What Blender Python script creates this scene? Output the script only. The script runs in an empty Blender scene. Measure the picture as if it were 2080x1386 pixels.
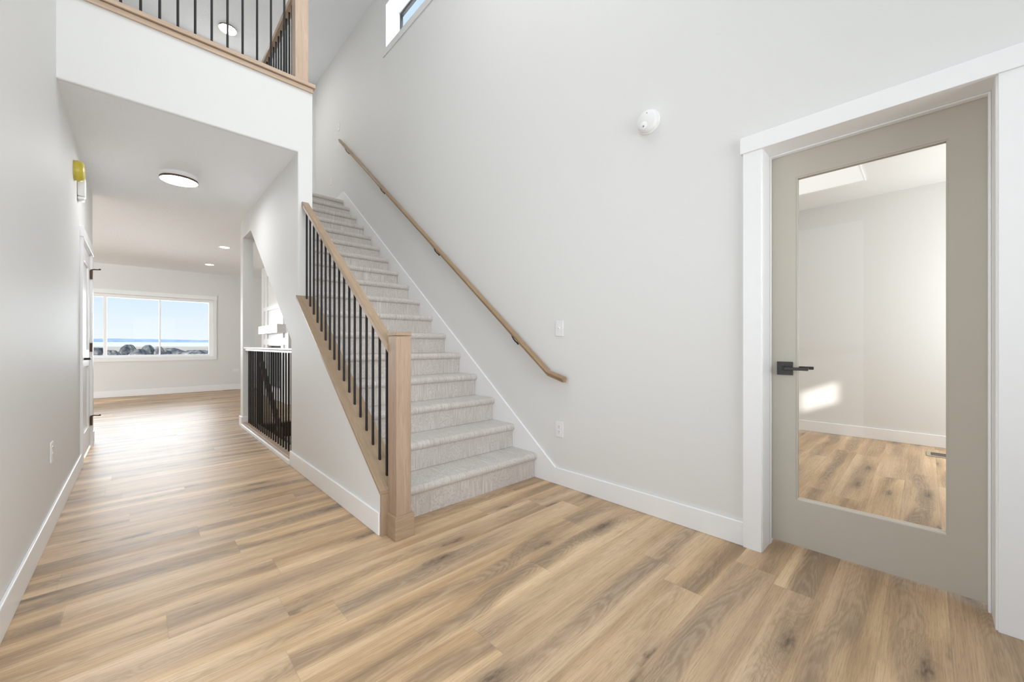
import bpy, bmesh, math, random
from mathutils import Vector, Matrix

random.seed(7)
SC = bpy.context.scene
COL = SC.collection

# ------------------------------------------------------------------ camera, view, sky, sun, daylight, added fill lights
cd = bpy.data.cameras.new('camera')
cam = bpy.data.objects.new('camera', cd)
COL.objects.link(cam)
cd.sensor_fit = 'HORIZONTAL'
cd.sensor_width = 36.0
cd.lens = 36.0 * 798.26 / 2080.0
cd.shift_y = 8.06 / 2080.0
cd.clip_start, cd.clip_end = 0.02, 6000
cam.location = (0, 0, 1.07)
cam.rotation_euler = (math.radians(90), 0, -0.7591)
SC.camera = cam

SC.view_settings.view_transform = 'Standard'
SC.view_settings.look = 'None'
SC.view_settings.gamma = 1.0
SC.view_settings.use_curve_mapping = False
SC.view_settings.exposure = 0.08
SC.cycles.use_denoising = True
SC.cycles.max_bounces = 14
SC.cycles.diffuse_bounces = 7
SC.cycles.transparent_max_bounces = 16
SC.cycles.caustics_reflective = False
SC.cycles.caustics_refractive = False

world = bpy.data.worlds.new('sky')
SC.world = world
world.use_nodes = True
wn, wl = world.node_tree.nodes, world.node_tree.links
wn.clear()
w_tc = wn.new('ShaderNodeTexCoord')
w_sep = wn.new('ShaderNodeSeparateXYZ')
w_ramp = wn.new('ShaderNodeValToRGB')
w_bg = wn.new('ShaderNodeBackground')
w_out = wn.new('ShaderNodeOutputWorld')
wl.new(w_tc.outputs['Generated'], w_sep.inputs[0])
wl.new(w_sep.outputs['Z'], w_ramp.inputs[0])
wl.new(w_ramp.outputs[0], w_bg.inputs[0])
wl.new(w_bg.outputs[0], w_out.inputs[0])
e = w_ramp.color_ramp.elements
e[0].position, e[0].color = 0.0, (0.86, 0.92, 0.975, 1)
e[1].position, e[1].color = 0.75, (0.60, 0.77, 0.96, 1)
k = w_ramp.color_ramp.elements.new(0.04); k.color = (0.80, 0.89, 0.97, 1)
k = w_ramp.color_ramp.elements.new(0.10); k.color = (0.66, 0.82, 0.965, 1)
k = w_ramp.color_ramp.elements.new(0.30); k.color = (0.64, 0.81, 0.97, 1)
w_bg.inputs[1].default_value = 1.0

sd = bpy.data.lights.new('sun', 'SUN')
sun = bpy.data.objects.new('sun', sd)
COL.objects.link(sun)
sd.energy, sd.angle, sd.color = 4.0, math.radians(1.6), (1.0, 0.95, 0.88)
SUN = Vector((0.769 * math.cos(math.radians(16)), 0.639 * math.cos(math.radians(16)), -math.sin(math.radians(16))))
sun.rotation_euler = SUN.to_track_quat('-Z', 'Y').to_euler()
sun.location = (-12, -12, 9)


def daylight(name, loc, direction, sx, sy, power, color=(1, 1, 1), spread=180):
    """a rectangular area light"""
    d = bpy.data.lights.new(name, 'AREA')
    o = bpy.data.objects.new(name, d)
    COL.objects.link(o)
    d.shape, d.size, d.size_y, d.energy, d.color = 'RECTANGLE', sx, sy, power, color
    d.spread = math.radians(spread)
    o.location = loc
    o.rotation_euler = Vector(direction).to_track_quat('-Z', 'Y').to_euler()
    return o


daylight('daylight_entry', (0.95, -1.52, 1.62), (0, 1, 0), 2.3, 1.5, 21, (0.95, 0.975, 1.0), 85)
daylight('daylight_entry_high', (0.95, -1.52, 4.25), (0, 1, -0.05), 2.3, 2.2, 3.5, (0.965, 0.985, 1.0), 90)
daylight('side_fill_light', (-0.44, 1.15, 1.22), (1, 0, 0), 1.4, 2.3, 13, (0.965, 0.985, 1.0))  # added fill from the left, at an opening made for it out of view
daylight('overhead_fill_light', (0.9, 1.5, 5.6), (0, 0, -1), 1.6, 2.4, 36, (0.97, 0.985, 1.0))  # added overhead fill like light bounced off the ceiling; no fixture hangs here
daylight('daylight_living', (-0.08, 11.66, 1.46), (0, -1, 0.02), 2.6, 1.3, 26, (0.88, 0.95, 1.0), 62)
daylight('daylight_kitchen', (-6.45, 6.26, 1.1), (0, 1, 0), 2.0, 2.0, 330, (0.81, 0.91, 1.0))
daylight('daylight_office', (5.2, -1.42, 1.5), (0, 1, 0), 1.3, 1.5, 52, (0.965, 0.985, 1.0))
daylight('daylight_high_window', (2.595, 3.95, 5.23), (-1, 0, 0), 1.8, 0.5, 11, (0.95, 0.975, 1.0))

pd = bpy.data.lights.new('upper_fill_point', 'POINT')  # added point fill high in the foyer, without any fixture
po = bpy.data.objects.new('upper_fill_point', pd)
COL.objects.link(po)
pd.energy, pd.shadow_soft_size, pd.color = 11, 0.30, (0.96, 0.98, 1.0)
po.location = (0.75, 2.2, 4.9)

# ------------------------------------------------------------------ helpers


def tag(o, label=None, cat=None, group=None, kind=None):
    if label: o['label'] = label
    if cat: o['category'] = cat
    if group: o['group'] = group
    if kind: o['kind'] = kind
    return o


def empty(name, loc, label, cat, group=None):
    o = bpy.data.objects.new(name, None)
    o.empty_display_size = 0.05
    COL.objects.link(o)
    o.location = loc
    return tag(o, label, cat, group)


class MB:
    """collects shapes in world coordinates; build() links them as one mesh object"""

    def __init__(self):
        self.bm = bmesh.new()

    def box(self, x0, x1, y0, y1, z0, z1, bev=0.0):
        x0, x1 = min(x0, x1), max(x0, x1); y0, y1 = min(y0, y1), max(y0, y1); z0, z1 = min(z0, z1), max(z0, z1)
        v = [self.bm.verts.new(p) for p in
             ((x0, y0, z0), (x1, y0, z0), (x1, y1, z0), (x0, y1, z0), (x0, y0, z1), (x1, y0, z1), (x1, y1, z1), (x0, y1, z1))]
        f = [self.bm.faces.new([v[i] for i in q]) for q in
             ((3, 2, 1, 0), (4, 5, 6, 7), (0, 1, 5, 4), (1, 2, 6, 5), (2, 3, 7, 6), (3, 0, 4, 7))]
        if bev > 0:
            es = list({e for q in f for e in q.edges})
            bmesh.ops.bevel(self.bm, geom=es, offset=bev, segments=2, affect='EDGES', profile=0.5)
        return self

    def prism(self, poly, axis, a, b, bev=0.0):
        """poly: 2-D points; axis 'x' -> (y,z), 'y' -> (x,z), 'z' -> (x,y); extruded from a to b"""
        def P(p, t):
            return {'x': (t, p[0], p[1]), 'y': (p[0], t, p[1]), 'z': (p[0], p[1], t)}[axis]
        va = [self.bm.verts.new(P(p, a)) for p in poly]
        vb = [self.bm.verts.new(P(p, b)) for p in poly]
        n = len(poly)
        fs = [self.bm.faces.new(va), self.bm.faces.new(vb[::-1])]
        for i in range(n):
            j = (i + 1) % n
            fs.append(self.bm.faces.new((va[j], va[i], vb[i], vb[j])))
        bmesh.ops.recalc_face_normals(self.bm, faces=fs)
        if bev > 0:
            es = list({e for q in fs for e in q.edges})
            bmesh.ops.bevel(self.bm, geom=es, offset=bev, segments=2, affect='EDGES', profile=0.5)
        return self

    def grid(self, axis, t0, t1, A, B, holes):
        """a wall t0..t1 thick with rectangular holes (a0,a1,b0,b1): closed manifold with reveals"""
        A = sorted(set(A + [h[i] for h in holes for i in (0, 1)]))
        B = sorted(set(B + [h[i] for h in holes for i in (2, 3)]))
        def solid(i, j):
            if i < 0 or j < 0 or i >= len(A) - 1 or j >= len(B) - 1: return False
            ca, cb = (A[i] + A[i + 1]) / 2, (B[j] + B[j + 1]) / 2
            return not any(h[0] < ca < h[1] and h[2] < cb < h[3] for h in holes)
        cache = {}
        def V(i, j, s):
            if (i, j, s) not in cache:
                t = (t0, t1)[s]
                p = {'x': (t, A[i], B[j]), 'y': (A[i], t, B[j]), 'z': (A[i], B[j], t)}[axis]
                cache[(i, j, s)] = self.bm.verts.new(p)
            return cache[(i, j, s)]
        fs = []
        for i in range(len(A) - 1):
            for j in range(len(B) - 1):
                if not solid(i, j): continue
                for s in (0, 1):
                    fs.append(self.bm.faces.new((V(i, j, s), V(i + 1, j, s), V(i + 1, j + 1, s), V(i, j + 1, s))))
                for (di, dj, c) in ((-1, 0, ((0, 0), (0, 1))), (1, 0, ((1, 0), (1, 1))), (0, -1, ((0, 0), (1, 0))), (0, 1, ((0, 1), (1, 1)))):
                    if not solid(i + di, j + dj):
                        (p, q), (r, t) = c
                        fs.append(self.bm.faces.new((V(i + p, j + q, 0), V(i + r, j + t, 0), V(i + r, j + t, 1), V(i + p, j + q, 1))))
        bmesh.ops.recalc_face_normals(self.bm, faces=fs)
        return self

    def tube(self, pts, r, seg=12, cap=True):
        """round bar through the points; r is a radius or a list of radii"""
        pts = [Vector(p) for p in pts]
        n = len(pts)
        rs = r if isinstance(r, (list, tuple)) else [r] * n
        rings = []
        up = None
        for i, p in enumerate(pts):
            if i == 0: d = pts[1] - p
            elif i == n - 1: d = p - pts[i - 1]
            else: d = (pts[i + 1] - p).normalized() + (p - pts[i - 1]).normalized()
            d.normalize()
            if up is None:
                up = Vector((0, 0, 1)) if abs(d.z) < 0.9 else Vector((1, 0, 0))
            a = d.cross(up).normalized()
            b = d.cross(a).normalized()
            up = -b if False else up
            rings.append([self.bm.verts.new(p + (a * math.cos(t) + b * math.sin(t)) * rs[i])
                          for t in [2 * math.pi * q / seg for q in range(seg)]])
        fs = []
        for i in range(n - 1):
            for q in range(seg):
                w = (q + 1) % seg
                fs.append(self.bm.faces.new((rings[i][q], rings[i][w], rings[i + 1][w], rings[i + 1][q])))
        if cap:
            fs.append(self.bm.faces.new(rings[0][::-1])); fs.append(self.bm.faces.new(rings[-1]))
        bmesh.ops.recalc_face_normals(self.bm, faces=fs)
        return self

    def lathe(self, prof, base, axis, seg=40):
        """prof: (radius, height) pairs turned about the axis from the base point"""
        ax = Vector(axis).normalized()
        u = Vector((0, 0, 1)) if abs(ax.z) < 0.9 else Vector((1, 0, 0))
        a = ax.cross(u).normalized(); b = ax.cross(a).normalized()
        base = Vector(base)
        rings, fs = [], []
        for r, h in prof:
            if r <= 1e-6:
                rings.append([self.bm.verts.new(base + ax * h)])
            else:
                rings.append([self.bm.verts.new(base + ax * h + (a * math.cos(t) + b * math.sin(t)) * r)
                              for t in [2 * math.pi * q / seg for q in range(seg)]])
        for i in range(len(rings) - 1):
            A, B = rings[i], rings[i + 1]
            for q in range(seg):
                w = (q + 1) % seg
                if len(A) == 1 and len(B) == 1: continue
                if len(A) == 1: fs.append(self.bm.faces.new((A[0], B[q], B[w])))
                elif len(B) == 1: fs.append(self.bm.faces.new((A[q], A[w], B[0])))
                else: fs.append(self.bm.faces.new((A[q], A[w], B[w], B[q])))
        for R in (rings[0], rings[-1]):
            if len(R) > 1: fs.append(self.bm.faces.new(R))
        bmesh.ops.recalc_face_normals(self.bm, faces=fs)
        return self

    def sweep(self, prof, path, side):
        """profile (s,t) swept along path points; s along the fixed 'side' vector, t upward, plumb"""
        side = Vector(side)
        rows = []
        for p in path:
            p = Vector(p)
            rows.append([self.bm.verts.new(p + side * s + Vector((0, 0, 1)) * t) for s, t in prof])
        fs, n = [], len(prof)
        for i in range(len(rows) - 1):
            for q in range(n):
                w = (q + 1) % n
                fs.append(self.bm.faces.new((rows[i][q], rows[i][w], rows[i + 1][w], rows[i + 1][q])))
        fs.append(self.bm.faces.new(rows[0][::-1])); fs.append(self.bm.faces.new(rows[-1]))
        bmesh.ops.recalc_face_normals(self.bm, faces=fs)
        return self

    def bevel_where(self, test, width, segments=3):
        es = [e for e in self.bm.edges if all(test(v.co) for v in e.verts)]
        bmesh.ops.bevel(self.bm, geom=es, offset=width, segments=segments, affect='EDGES', profile=0.5)
        return self

    def build(self, name, mat, parent=None, smooth=False, kind=None, bevel=0.0):
        me = bpy.data.meshes.new(name)
        o = bpy.data.objects.new(name, me)
        COL.objects.link(o)
        if parent is not None:
            o.parent = parent
            off = world_loc(parent)
            bmesh.ops.translate(self.bm, verts=self.bm.verts[:], vec=-off)
        self.bm.to_mesh(me)
        self.bm.free()
        me.materials.append(mat)
        if smooth:
            for p in me.polygons: p.use_smooth = True
            m = o.modifiers.new('edge_split', 'EDGE_SPLIT'); m.split_angle = math.radians(40)
        if bevel > 0:
            b = o.modifiers.new('bevel', 'BEVEL'); b.width = bevel; b.segments = 2; b.limit_method = 'ANGLE'; b.angle_limit = math.radians(40)
        if kind: o['kind'] = kind
        return o


def world_loc(o):
    v = Vector(o.location)
    while o.parent is not None:
        o = o.parent
        v += Vector(o.location)
    return v


def S(name, mb, mat, **kw):
    return mb.build(name, mat, kind='structure', **kw)


def copy_part(src, parent, delta):
    o = src.copy()
    COL.objects.link(o)
    o.parent = parent
    o.location = Vector(src.location) + Vector(delta)
    return o


def copy_thing(src, loc, label):
    r = src.copy(); COL.objects.link(r); r.location = loc; r['label'] = label
    for ch in list(src.children):
        c = ch.copy(); COL.objects.link(c); c.parent = r
        for g in list(ch.children):
            d = g.copy(); COL.objects.link(d); d.parent = c
    return r


# ------------------------------------------------------------------ materials
class NT:
    def __init__(self, name):
        self.m = bpy.data.materials.new(name)
        self.m.use_nodes = True
        self.t = self.m.node_tree
        self.t.nodes.clear()
        self.out = self.t.nodes.new('ShaderNodeOutputMaterial')

    def n(self, typ, **kw):
        x = self.t.nodes.new('ShaderNode' + typ)
        for a, v in kw.items(): setattr(x, a, v)
        return x

    def l(self, a, b): self.t.links.new(a, b)

    def math(self, op, a, b=None, c=None, clamp=False):
        x = self.n('Math', operation=op, use_clamp=clamp)
        for i, v in enumerate((a, b, c)):
            if v is None: continue
            if isinstance(v, (int, float)): x.inputs[i].default_value = v
            else: self.l(v, x.inputs[i])
        return x.outputs[0]

    def mix(self, fac, a, b, mode='MIX'):
        x = self.n('Mix', data_type='RGBA', blend_type=mode)
        for s, v in ((x.inputs[0], fac), (x.inputs[6], a), (x.inputs[7], b)):
            if isinstance(v, (int, float)): s.default_value = v
            elif isinstance(v, tuple): s.default_value = v + (1,) if len(v) == 3 else v
            else: self.l(v, s)
        return x.outputs[2]

    def noise(self, vec, scale=5, detail=2, rough=0.5, dist=0.0):
        x = self.n('TexNoise')
        x.inputs['Scale'].default_value = scale; x.inputs['Detail'].default_value = detail
        x.inputs['Roughness'].default_value = rough; x.inputs['Distortion'].default_value = dist
        if vec is not None: self.l(vec, x.inputs['Vector'])
        return x.outputs['Fac']

    def ramp(self, fac, stops):
        x = self.n('ValToRGB')
        el = x.color_ramp.elements
        el[0].position, el[0].color = stops[0][0], stops[0][1] + (1,)
        el[1].position, el[1].color = stops[-1][0], stops[-1][1] + (1,)
        for p, c in stops[1:-1]:
            k = el.new(p); k.color = c + (1,)
        self.l(fac, x.inputs[0])
        return x.outputs[0]

    def span(self, v, a, b, c=0.0, d=1.0):
        x = self.n('MapRange')
        x.inputs[1].default_value, x.inputs[2].default_value, x.inputs[3].default_value, x.inputs[4].default_value = a, b, c, d
        self.l(v, x.inputs[0])
        return x.outputs[0]

    def bump(self, h, strength=0.1, dist=0.01):
        x = self.n('Bump')
        x.inputs['Strength'].default_value = strength; x.inputs['Distance'].default_value = dist
        self.l(h, x.inputs['Height'])
        return x.outputs[0]

    def bsdf(self, color, rough=0.5, normal=None, spec=0.5, metal=0.0, **kw):
        b = self.n('BsdfPrincipled')
        if isinstance(color, tuple): b.inputs['Base Color'].default_value = color + (1,)
        else: self.l(color, b.inputs['Base Color'])
        if isinstance(rough, (int, float)): b.inputs['Roughness'].default_value = rough
        else: self.l(rough, b.inputs['Roughness'])
        b.inputs['Specular IOR Level'].default_value = spec
        b.inputs['Metallic'].default_value = metal
        if normal is not None: self.l(normal, b.inputs['Normal'])
        for a, v in kw.items(): b.inputs[a.replace('_', ' ')].default_value = v
        self.l(b.outputs[0], self.out.inputs[0])
        return self.m

    def obj(self): return self.n('TexCoord').outputs['Object']

    def mapped(self, vec, scale=(1, 1, 1), rot=(0, 0, 0), loc=(0, 0, 0)):
        x = self.n('Mapping')
        x.inputs['Scale'].default_value = scale; x.inputs['Rotation'].default_value = rot; x.inputs['Location'].default_value = loc
        self.l(vec, x.inputs[0])
        return x.outputs[0]


def paint(name, color, rough, bump_scale, bump_strength, spec=0.35):
    t = NT(name)
    v = t.obj()
    n1 = t.noise(v, bump_scale, 3, 0.55)
    c = t.mix(t.noise(v, 1.3, 2), tuple(x * 0.985 for x in color), color)
    return t.bsdf(c, rough, t.bump(n1, bump_strength, 0.004), spec)


def flat(name, color, rough=0.5, spec=0.5, metal=0.0, var=0.05, scale=30.0, bump=0.0):
    t = NT(name)
    v = t.obj()
    n = t.noise(v, scale, 3)
    c = t.mix(n, tuple(x * (1 - var) for x in color), tuple(min(1, x * (1 + var)) for x in color))
    nm = t.bump(n, bump, 0.003) if bump > 0 else None
    return t.bsdf(c, rough, nm, spec, metal)


def oak(name, axis=(1, 0, 0), slope=0.0, light=(0.44, 0.32, 0.212), dark=(0.33, 0.232, 0.148), rough=0.42):
    """straight-grained oak; the grain runs along axis, or along a y-z slope"""
    t = NT(name)
    v = t.obj()
    if slope: v = t.mapped(v, rot=(-math.atan(slope), 0, 0))
    sc = tuple(1.6 if a else 26.0 for a in axis)
    fine = tuple(9.0 if a else 330.0 for a in axis)
    g = t.noise(t.mapped(v, sc), 1.0, 4, 0.6, 0.6)
    f = t.noise(t.mapped(v, fine), 1.0, 3, 0.6)
    ring = t.math('SINE', t.math('MULTIPLY', g, 55.0))
    ring = t.span(ring, -1, 1, 0.35, 0.65)
    k = t.math('ADD', t.math('MULTIPLY', g, 0.75), t.math('MULTIPLY', ring, 0.25))
    col = t.ramp(k, [(0.30, dark), (0.52, tuple((a + b) / 2 for a, b in zip(light, dark))), (0.70, light)])
    col = t.mix(t.span(f, 0.38, 0.50, 0.28, 0.0), col, tuple(x * 0.55 for x in dark))
    return t.bsdf(col, rough, t.bump(f, 0.12, 0.001), 0.4)


def floor_material():
    t = NT('oak_plank_floor')
    uv = t.n('UVMap', uv_map='metres').outputs[0]
    at = t.n('Attribute', attribute_name='plank')
    pid, edge_uv = at.outputs['Fac'], t.n('UVMap', uv_map='edges').outputs[0]
    su = t.n('SeparateXYZ'); t.l(uv, su.inputs[0])
    u, v = su.outputs[0], su.outputs[1]
    off = t.math('MULTIPLY', pid, 91.7)
    uu = t.math('ADD', u, off)
    def vec(a, b, c=None):
        x = t.n('CombineXYZ')
        t.l(t.math('MULTIPLY', uu, a), x.inputs[0]); t.l(t.math('MULTIPLY', v, b), x.inputs[1])
        t.l(t.math('MULTIPLY', pid, 17.0), x.inputs[2])
        return x.outputs[0]
    # knots: a few dark eyes that also bend the rings round them
    vo = t.n('TexVoronoi', feature='F1', voronoi_dimensions='2D'); vo.inputs['Scale'].default_value = 1.0; vo.inputs['Randomness'].default_value = 1.0
    kv = t.n('VectorMath', operation='ADD')
    kn = t.n('TexNoise'); kn.inputs['Scale'].default_value = 1.0; kn.inputs['Detail'].default_value = 3.0
    t.l(vec(14.0, 40.0), kn.inputs['Vector'])
    ks = t.n('VectorMath', operation='SCALE'); ks.inputs['Scale'].default_value = 0.20
    t.l(kn.outputs['Color'], ks.inputs[0]); t.l(vec(1.25, 5.2), kv.inputs[0]); t.l(ks.outputs[0], kv.inputs[1])
    t.l(kv.outputs[0], vo.inputs['Vector'])
    sel = t.n('SeparateColor'); t.l(vo.outputs['Color'], sel.inputs[0])
    pick = t.math('GREATER_THAN', sel.outputs[0], 0.60)
    size = t.span(sel.outputs[1], 0, 1, 0.07, 0.20)
    kd = t.math('DIVIDE', vo.outputs['Distance'], size)
    knot = t.math('MULTIPLY', t.math('POWER', t.math('SUBTRACT', 1.0, t.math('MINIMUM', kd, 1.0)), 0.9), pick)
    halo = t.math('MULTIPLY', t.math('POWER', t.math('SUBTRACT', 1.0, t.math('MINIMUM', t.math('MULTIPLY', vo.outputs['Distance'], 1.9), 1.0)), 2.0), pick)
    # cathedral figure down the middle of each plank, straight grain at its edges
    wander = t.noise(vec(0.9, 0.0), 1.0, 2)
    vn = t.math('SUBTRACT', t.math('ADD', t.math('DIVIDE', v, 0.178), t.math('MULTIPLY', t.math('SUBTRACT', wander, 0.5), 1.5)), 0.5)
    v2 = t.math('MULTIPLY', vn, vn)
    centre = t.span(t.math('ADD', v2, t.math('MULTIPLY', t.math('SUBTRACT', t.noise(vec(2.4, 9.0), 1.0, 3, 0.55), 0.5), 0.16)), 0.012, 0.095, 1.0, 0.0)
    heart = t.math('MULTIPLY', centre, t.span(t.noise(vec(0.55, 0.0), 1.0, 1), 0.40, 0.58, 0.10, 1.0))
    bend = t.noise(vec(2.2, 11.0), 1.0, 4, 0.55, 0.3)
    field = t.math('ADD', t.math('MULTIPLY', v2, 5.0), t.math('MULTIPLY', uu, 0.85))
    field = t.math('ADD', field, t.math('MULTIPLY', bend, 0.85))
    field = t.math('ADD', field, t.math('MULTIPLY', halo, 1.5))
    ring = t.math('SINE', t.math('MULTIPLY', field, 44.0))
    ring = t.math('POWER', t.span(ring, -1, 1, 0, 1), 1.8)
    # long streaks, blotches, pores
    streak = t.noise(vec(0.40, 9.0), 1.0, 3, 0.5, 0.3)
    blotch = t.noise(vec(1.3, 6.0), 1.0, 3, 0.55, 0.5)
    pores = t.noise(vec(13.0, 480.0), 1.0, 2, 0.6)
    fibre = t.noise(vec(3.2, 190.0), 1.0, 3, 0.6)
    k = t.math('ADD', t.math('MULTIPLY', streak, 0.66), t.math('MULTIPLY', blotch, 0.34))
    k = t.math('ADD', k, t.span(pid, 0, 1, -0.03, 0.03))
    k = t.math('SUBTRACT', k, t.math('MULTIPLY', heart, 0.125))
    col = t.ramp(k, [(0.31, (0.320, 0.205, 0.112)), (0.42, (0.500, 0.328, 0.180)), (0.50, (0.640, 0.436, 0.250)), (0.61, (0.790, 0.575, 0.360))])
    hue = t.noise(vec(0.35, 2.0), 1.0, 1)
    col = t.mix(t.span(hue, 0.40, 0.62, 0.0, 0.38), col, (0.52, 0.382, 0.27))
    col = t.mix(t.math('MULTIPLY', ring, t.span(heart, 0, 1, 0.06, 0.42)), col, (0.215, 0.145, 0.088))
    col = t.mix(t.math('MULTIPLY', t.math('POWER', t.math('SUBTRACT', 1.0, ring), 6.0), t.span(heart, 0, 1, 0.0, 0.22)), col, (0.66, 0.52, 0.37))
    col = t.mix(t.span(fibre, 0.36, 0.52, 0.17, 0.0), col, (0.20, 0.138, 0.085))
    col = t.mix(t.span(fibre, 0.52, 0.68, 0.0, 0.12), col, (0.62, 0.49, 0.34))
    col = t.mix(t.span(pores, 0.36, 0.47, 0.30, 0.0), col, (0.15, 0.10, 0.062))
    col = t.mix(t.math('MULTIPLY', heart, 0.30), col, (0.30, 0.235, 0.175))
    col = t.mix(t.math('MULTIPLY', halo, 0.60), col, (0.195, 0.138, 0.092))
    col = t.mix(t.math('MULTIPLY', t.math('MULTIPLY', knot, t.span(t.noise(vec(30.0, 120.0), 1.0, 3), 0.35, 0.6, 0.35, 1.0)), 0.85), col, (0.065, 0.046, 0.034))
    # bevelled joints
    se = t.n('SeparateXYZ'); t.l(edge_uv, se.inputs[0])
    ed = t.math('MINIMUM', se.outputs[0], se.outputs[1])
    joint = t.span(ed, 0.0006, 0.0022, 1.0, 0.0)
    col = t.mix(t.math('MULTIPLY', joint, 0.20), col, (0.24, 0.175, 0.12))
    h = t.math('ADD', t.math('MULTIPLY', pores, 0.25), t.math('MULTIPLY', joint, -1.2))
    h = t.math('ADD', h, t.math('MULTIPLY', fibre, 0.35))
    rg = t.span(fibre, 0.3, 0.7, 0.50, 0.40)
    return t.bsdf(col, rg, t.bump(h, 0.28, 0.0012), 0.36)


def carpet_material():
    t = NT('patterned_loop_carpet')
    v = t.obj()
    rib = t.noise(t.mapped(v, (125, 7, 7)), 1.0, 1.5, 0.5, 0.1)
    rib2 = t.noise(v, 95, 2, 0.55, 0.4)
    patch = t.noise(t.mapped(v, (9, 7, 5)), 1.0, 3, 0.6, 0.6)
    sel = t.span(patch, 0.47, 0.52, 0, 1)
    x = t.n('Mix'); t.l(sel, x.inputs[0]); t.l(rib, x.inputs[2]); t.l(rib2, x.inputs[3])
    loop = x.outputs[0]
    fuzz = t.noise(v, 330, 2, 0.6)
    k = t.math('ADD', t.math('MULTIPLY', loop, 0.78), t.math('MULTIPLY', fuzz, 0.22))
    col = t.ramp(k, [(0.31, (0.455, 0.415, 0.38)), (0.48, (0.56, 0.518, 0.482)), (0.65, (0.655, 0.617, 0.583))])
    blot = t.noise(v, 5.0, 3)
    col = t.mix(t.span(blot, 0.4, 0.65, 0.0, 0.20), col, (0.43, 0.385, 0.345))
    return t.bsdf(col, 0.95, t.bump(k, 0.75, 0.006), 0.1, Sheen_Weight=0.2)


def glass_material(name, tint=(1, 1, 1), refl=1.0):
    t = NT(name)
    tr = t.n('BsdfTransparent'); tr.inputs[0].default_value = tint + (1,)
    gl = t.n('BsdfGlossy'); gl.inputs['Roughness'].default_value = 0.0
    fr = t.n('Fresnel'); fr.inputs[0].default_value = 1.5
    mx = t.n('MixShader')
    nz = t.noise(t.obj(), 1.0, 1)
    front = t.math('SUBTRACT', 1.0, t.n('NewGeometry').outputs['Backfacing'])
    t.l(t.math('MULTIPLY', t.math('MULTIPLY', fr.outputs[0], front), t.span(nz, 0, 1, refl * 0.98, refl)), mx.inputs[0])
    t.l(tr.outputs[0], mx.inputs[1]); t.l(gl.outputs[0], mx.inputs[2])
    t.l(mx.outputs[0], t.out.inputs[0])
    return t.m


def glow(name, color, strength):
    t = NT(name)
    n = t.noise(t.obj(), 3.0, 1)
    em = t.n('Emission')
    t.l(t.mix(n, tuple(c * 0.98 for c in color), color), em.inputs[0])
    em.inputs[1].default_value = strength
    t.l(em.outputs[0], t.out.inputs[0])
    return t.m


M = {}
M['wall'] = paint('wall_paint', (0.765, 0.765, 0.752), 0.60, 95, 0.10)
M['ceil'] = paint('ceiling_paint', (0.875, 0.895, 0.915), 0.85, 42, 0.9, 0.15)
M['trim'] = flat('white_trim_enamel', (0.875, 0.878, 0.882), 0.32, 0.45, var=0.012, scale=12)
M['floor'] = floor_material()
M['carpet'] = carpet_material()
M['oak_x'] = oak('oak_grain_across', (1, 0, 0))
M['oak_y'] = oak('oak_grain_level', (0, 1, 0))
M['oak_z'] = oak('oak_grain_upright', (0, 0, 1), light=(0.48, 0.35, 0.255), dark=(0.345, 0.24, 0.165))
M['pale_x'] = oak('pale_oak_across', (1, 0, 0), light=(0.64, 0.49, 0.37), dark=(0.49, 0.36, 0.26))
M['pale_y'] = oak('pale_oak_level', (0, 1, 0), light=(0.60, 0.455, 0.335), dark=(0.45, 0.33, 0.235))
M['pale_z'] = oak('pale_oak_upright', (0, 0, 1), light=(0.64, 0.49, 0.375), dark=(0.49, 0.36, 0.265))
M['oak_s'] = oak('oak_grain_sloped', (0, 1, 0), slope=0.766)
M['rail'] = oak('oak_wall_rail_grain', (0, 1, 0), slope=0.79, light=(0.42, 0.29, 0.175), dark=(0.27, 0.178, 0.10), rough=0.36)
M['dark_wood'] = oak('brown_stained_wood', (0, 1, 0), slope=0.766, light=(0.16, 0.085, 0.042), dark=(0.075, 0.040, 0.022))
M['black'] = flat('black_satin_metal', (0.012, 0.011, 0.0115), 0.48, 0.4, var=0.1, scale=60)
M['bronze'] = flat('dark_bronze', (0.105, 0.062, 0.038), 0.45, 0.5, 0.4, var=0.1)
M['gunmetal'] = flat('dark_grey_metal', (0.050, 0.049, 0.047), 0.42, 0.5, 0.5, var=0.06, scale=80)
M['taupe'] = flat('taupe_door_paint', (0.53, 0.495, 0.425), 0.42, 0.4, var=0.012, scale=8)
M['lit_bead'] = flat('lit_cream_bead', (0.74, 0.68, 0.60), 0.5, 0.3, var=0.02)  # foot bead lightened to cream for the light it catches
M['plastic'] = flat('white_plastic', (0.83, 0.83, 0.825), 0.38, 0.45, var=0.01)
M['slot'] = flat('shadowed_slot', (0.26, 0.255, 0.25), 0.6, 0.2)
M['yellow'] = flat('yellow_plastic_cover', (0.64, 0.54, 0.075), 0.35, 0.5, var=0.14, scale=40)
M['vinyl'] = flat('white_window_vinyl', (0.93, 0.93, 0.93), 0.35, 0.4, var=0.01)
M['black_frame'] = flat('black_window_frame', (0.030, 0.031, 0.033), 0.45, 0.4, var=0.08)
M['glass'] = glass_material('clear_window_glass', (0.99, 0.995, 1.0), 0.06)
M['door_glass'] = glass_material('clear_door_glass', (0.985, 0.99, 0.985), 0.8)
M['firebox'] = flat('dark_fireplace_glass', (0.012, 0.016, 0.028), 0.08, 0.6, var=0.1)
M['register'] = flat('tan_register_frame', (0.42, 0.37, 0.28), 0.5, 0.4, var=0.05)
M['lamp'] = glow('lamp_diffuser', (0.97, 0.985, 1.0), 52.0)
M['lamp_upper'] = glow('upper_lamp_diffuser', (1.0, 0.975, 0.935), 150.0)
M['downlight'] = glow('downlight_lens', (1.0, 0.97, 0.93), 60.0)
M['patch_glow'] = glow('ceiling_patch_glow', (0.965, 0.93, 0.885), 0.95)
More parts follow.
